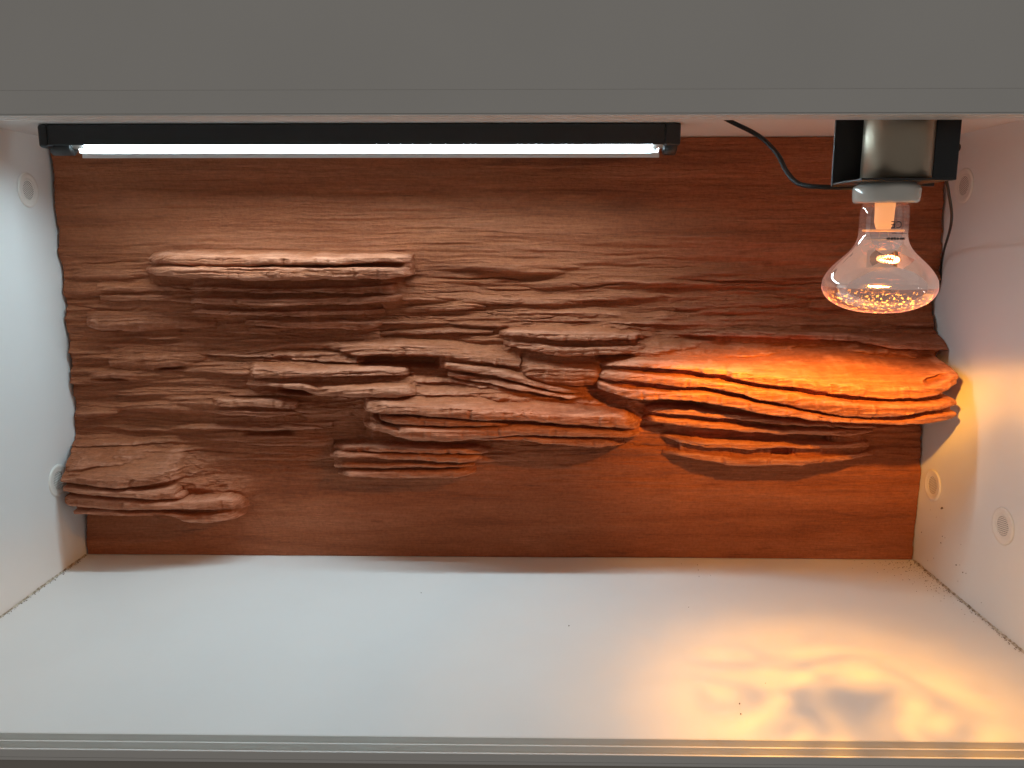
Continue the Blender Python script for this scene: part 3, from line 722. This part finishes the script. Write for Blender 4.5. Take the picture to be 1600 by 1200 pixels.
def neck_text(txt, size, zc, ang, name='print'):
    cu = bpy.data.curves.new(name, 'FONT'); cu.body = txt; cu.size = size; cu.align_x = 'CENTER'; cu.align_y = 'CENTER'
    tmp = bpy.data.objects.new(name, cu); COL.objects.link(tmp); dg = bpy.context.evaluated_depsgraph_get()
    me = bpy.data.meshes.new_from_object(tmp.evaluated_get(dg)); bpy.data.objects.remove(tmp); bpy.data.curves.remove(cu)
    me.name = name; r = .02035
    for v in me.vertices:
        px, pz = -v.co.x, -v.co.y; a = ang + px / r
        v.co = Vector((r * math.sin(a), -r * math.cos(a), zc + pz))
    me.materials.clear(); return link(name, me, M_INK, hb)


neck_text('CE', .0085, -.0150, .12)
bm = bmesh.new()                                  # smudged, unreadable lines of print below the mark
for row, (zc, hh, n, a0, a1) in enumerate(((-.0225, .0006, 16, -.05, .75), (-.0270, .0020, 13, -.25, .62))):
    for k in range(n):
        a = a0 + (a1 - a0) * (k + random.uniform(-.2, .2)) / n; w = (a1 - a0) / n * random.uniform(.5, 1.0); r_ = .02075 if row else .0204
        vs_ = [bm.verts.new((r_ * math.sin(q), -r_ * math.cos(q), z)) for q, z in ((a, zc - hh * .5), (a + w, zc - hh * random.uniform(.4, .6)), (a + w, zc + hh * .5), (a, zc + hh * random.uniform(.3, .6)))]
        bm.faces.new(vs_)
from_bm('print', bm, M_INK, hb)

spot = bpy.data.lights.new('bulb_light', 'SPOT'); spot.energy = BULB_POWER; spot.color = (1.0, .46, .055)
spot.spot_size = math.radians(152); spot.spot_blend = .22; spot.shadow_soft_size = .010
so = bpy.data.objects.new('bulb_light', spot); COL.objects.link(so); so.location = (BX, BY, .484 - .060)
spot.use_nodes = True; nt = spot.node_tree; em = nt.nodes['Emission']
tc = nt.nodes.new('ShaderNodeTexCoord'); sp = nt.nodes.new('ShaderNodeSeparateXYZ'); nt.links.new(tc.outputs['Normal'], sp.inputs[0])


def M_(op, a, b=0.0, clamp=False):
    x = nt.nodes.new('ShaderNodeMath'); x.operation = op; x.use_clamp = clamp
    for i, v in enumerate((a, b)):
        if hasattr(v, 'is_output'): nt.links.new(v, x.inputs[i])
        else: x.inputs[i].default_value = v
    return x.outputs[0]


# light pattern put into the lamp for the bulb's caustics: hollow centre, bright broken ring, swirls
az = M_('ABSOLUTE', sp.outputs[2]); tx = M_('DIVIDE', sp.outputs[0], az); ty = M_('DIVIDE', sp.outputs[1], az)
cmb = nt.nodes.new('ShaderNodeCombineXYZ'); nt.links.new(tx, cmb.inputs[0]); nt.links.new(ty, cmb.inputs[1])
nz = nt.nodes.new('ShaderNodeTexNoise'); nz.inputs['Scale'].default_value = 3.2; nz.inputs['Detail'].default_value = 3.0; nz.inputs['Distortion'].default_value = 3.4
nt.links.new(cmb.outputs[0], nz.inputs['Vector'])
rr_ = M_('SQRT', M_('ADD', M_('MULTIPLY', tx, tx), M_('MULTIPLY', ty, ty)))
rp = nt.nodes.new('ShaderNodeValToRGB'); e = rp.color_ramp.elements
for p, c in ((.0, .12), (.025, .15), (.045, .27), (.070, .36), (.100, .27), (.140, .10), (.19, .07), (.28, .15), (.40, .45), (.50, 1.08), (.68, 1.08), (.82, .40), (1.0, .05)):
    q = e[0] if p == 0 else (e[len(e) - 1] if p == 1.0 else e.new(p)); q.position = p; q.color = (c, c, c, 1)
nt.links.new(M_('DIVIDE', M_('ADD', rr_, M_('MULTIPLY', M_('SUBTRACT', nz.outputs['Fac'],   .5), .42)), 4.0, True), rp.inputs['Fac'])
sw = nt.nodes.new('ShaderNodeMapRange'); sw.inputs['From Min'].default_value = .35; sw.inputs['From Max'].default_value = .65; sw.inputs['To Min'].default_value = .40; sw.inputs['To Max'].default_value = 1.5
nt.links.new(nz.outputs['Fac'], sw.inputs['Value'])
wgt = M_('SUBTRACT', 1.0, M_('DIVIDE', rr_, 1.0), True)             # swirls only near the axis
swf = M_('ADD', 1.0, M_('MULTIPLY', M_('SUBTRACT', sw.outputs[0], 1.0), wgt))
# lobe shaped by hand: brightens the ledge at the back, spares the side wall
ca = M_('DIVIDE', M_('ADD', M_('MULTIPLY', tx, .15), M_('MULTIPLY', ty, .989)), M_('MAXIMUM', rr_, .001))
lobe = nt.nodes.new('ShaderNodeMapRange'); lobe.interpolation_type = 'SMOOTHSTEP'
for k_, v_ in (('From Min', .73), ('From Max', .995), ('To Min', .17), ('To Max', 1.0)): lobe.inputs[k_].default_value = v_
nt.links.new(ca, lobe.inputs['Value'])
wide = M_('MULTIPLY', M_('SUBTRACT', rr_, .6), 2.0, True)
lobef = M_('ADD', 1.0, M_('MULTIPLY', M_('SUBTRACT', lobe.outputs[0], 1.0), wide))
nt.links.new(M_('MULTIPLY', M_('MULTIPLY', M_('MULTIPLY', rp.outputs['Color'], swf), 1.6), lobef), em.inputs['Strength'])

# ------------------------------------------------------------------ cables
bm = bmesh.new()
cp = [at(1120, 178, -.16), at(1142, 190, -.17), at(1185, 212, -.20), at(1214, 240, -.24), at(1229, 268, -.28), at(1248, 287, -.31), at(1280, 292, -.335), at(1330, 293, -.352), at(1352, 292, -.352)]
tube_bm(bm, spline([Vector(p) for p in cp], 8), .0024, 12)
tag(from_bm('power_cable', bm, M_RUBBER, None, True), 'black power cable curving from the ceiling to the lamp holder', 'cable')
bm = bmesh.new()
cp = [at(1478, 278, -.350), at(1482, 300, -.33), at(1487, 335, -.25), at(1484, 360, -.15), at(1474, 395, -.03), at(1470, 425, -.008), at(1468, 470, -.002), at(1464, 500, -.002)]
tube_bm(bm, spline([Vector(p) for p in cp], 8), .0014, 8)
tag(from_bm('thin_cable', bm, M_RUBBER, None, True), 'thin black cable hanging behind the bulb along the right wall', 'cable')


# ------------------------------------------------------------------ round wall vents
def make_vent():
    r = empty('wall_vent')
    bm = bmesh.new()
    lathe(bm, [(.0203, .0002), (.0203, .0010), (.0196, .0019), (.0180, .0022), (.0150, .0019), (.0133, .0009), (.0128, .0012), (.0108, .0012), (.0108, .0006)], 48)
    from_bm('flange', bm, M_VENT, r, True)
    bm = bmesh.new(); pitch, hr = .0023, .00068
    for i in range(-7, 8):
        for j in range(-7, 8):
            cx = pitch * (i + .5 * (j % 2)); cy = pitch * j * .8660254
            if math.hypot(cx, cy) > .0112: continue
            ho = []; hi = []
            for k in range(6):
                a = math.radians(60 * k + 30); R_ = pitch / math.sqrt(3)
                ho.append(bm.verts.new((cx + R_ * math.cos(a), cy + R_ * math.sin(a), .0008))); hi.append(bm.verts.new((cx + hr * math.cos(a), cy + hr * math.sin(a), .0008)))
            for k in range(6): bm.faces.new((ho[k], ho[(k + 1) % 6], hi[(k + 1) % 6], hi[k]))
    from_bm('grille', bm, M_VENT, r)
    bm = bmesh.new(); bmesh.ops.create_circle(bm, cap_ends=True, radius=.0122, segments=32, matrix=Matrix.Translation((0, 0, .0003))); from_bm('dark_opening', bm, M_DARK, r)
    return r


vents = [((-W2, -.0526, .5166), 1, 'round white vent high on the left wall beside the strip light'),
         ((W2, -.0421, .5221), -1, 'round white vent high on the right wall behind the lamp holder'),
         ((W2, -.0359, .123), -1, 'round white vent low on the right wall next to the backdrop edge'),
         ((W2, -.203, .1255), -1, 'round vent lit orange low on the right wall, nearest the front'),
         ((-W2, -.0522, .129), 1, 'round white vent low on the left wall half behind the corner ledge')]
proto = make_vent()
for k, (p, sgn, labl) in enumerate(vents):
    if k == 0: o = proto
    else:
        o = proto.copy(); COL.objects.link(o)
        for ch in proto.children: c = ch.copy(); COL.objects.link(c); c.parent = o
    o.location = p; o.scale = (1.08, 1.08, 1.0); o.rotation_euler = (random.uniform(-.4, .4) if False else 0, sgn * math.pi / 2, 0)
    tag(o, labl, 'vent', 'round vents in the side walls')

# ------------------------------------------------------------------ sealant and dirt
for sx, labl in ((-1, 'dusty sealant line along the foot of the left wall'), (1, 'dusty sealant line along the foot of the right wall')):
    bm = bmesh.new(); n = 160; rows = []
    for k in range(n + 1):
        y = YF + .002 + (abs(YF) - .004) * k / n; w = .0022 + .0012 * (random.random() - .5)
        rows.append([bm.verts.new((sx * (W2 - .0003), y, w)), bm.verts.new((sx * (W2 - w * .45), y, w * .45)), bm.verts.new((sx * (W2 - w), y, .0003))])
    for a, b in zip(rows, rows[1:]):
        for q in range(2): bm.faces.new((a[q], a[q + 1], b[q + 1], b[q]))
    tag(from_bm('sealant_line', bm, M_BEAD, None, True), labl, 'sealant line', 'sealant lines at the foot of the side walls')
bm = bmesh.new()


def crumb(p, r):
    b = bmesh.ops.create_icosphere(bm, subdivisions=1, radius=r, matrix=Matrix.Translation(p))
    for v in b['verts']: v.co += Vector((random.uniform(-1, 1), random.uniform(-1, 1), random.uniform(-1, 1))) * r * .35


for k in range(170):
    a = abs(random.gauss(0, .035)); b_ = abs(random.gauss(0, .07)); r = random.uniform(.0002, .0006)
    crumb((W2 - .002 - a * (1 - min(b_ / .25, .85)), -.004 - b_, r * .6), r)
for k in range(120): r = random.uniform(.0003, .0007); crumb((-W2 + .0025 + abs(random.gauss(0, .0015)), random.uniform(YF + .03, -.01), r * .6), r)
for k in range(120): r = random.uniform(.0003, .0007); crumb((W2 - .0025 - abs(random.gauss(0, .0015)), random.uniform(YF + .03, -.01), r * .6), r)
for k in range(12): r = random.uniform(.0003, .0009); crumb((random.uniform(-.1, .58), random.uniform(-.41, -.02), r * .6), r)
for k in range(16): r = random.uniform(.0003, .0008); crumb((W2 - r * .5, random.gauss(-.10, .04), random.uniform(.01, .09)), r)
crumb((W2 - .0008, -.066, .1005), .0016)
o = from_bm('dirt_specks', bm, M_DIRT); tag(o, 'brown dirt specks scattered on the floor and in the right back corner', 'dirt', kind='stuff')
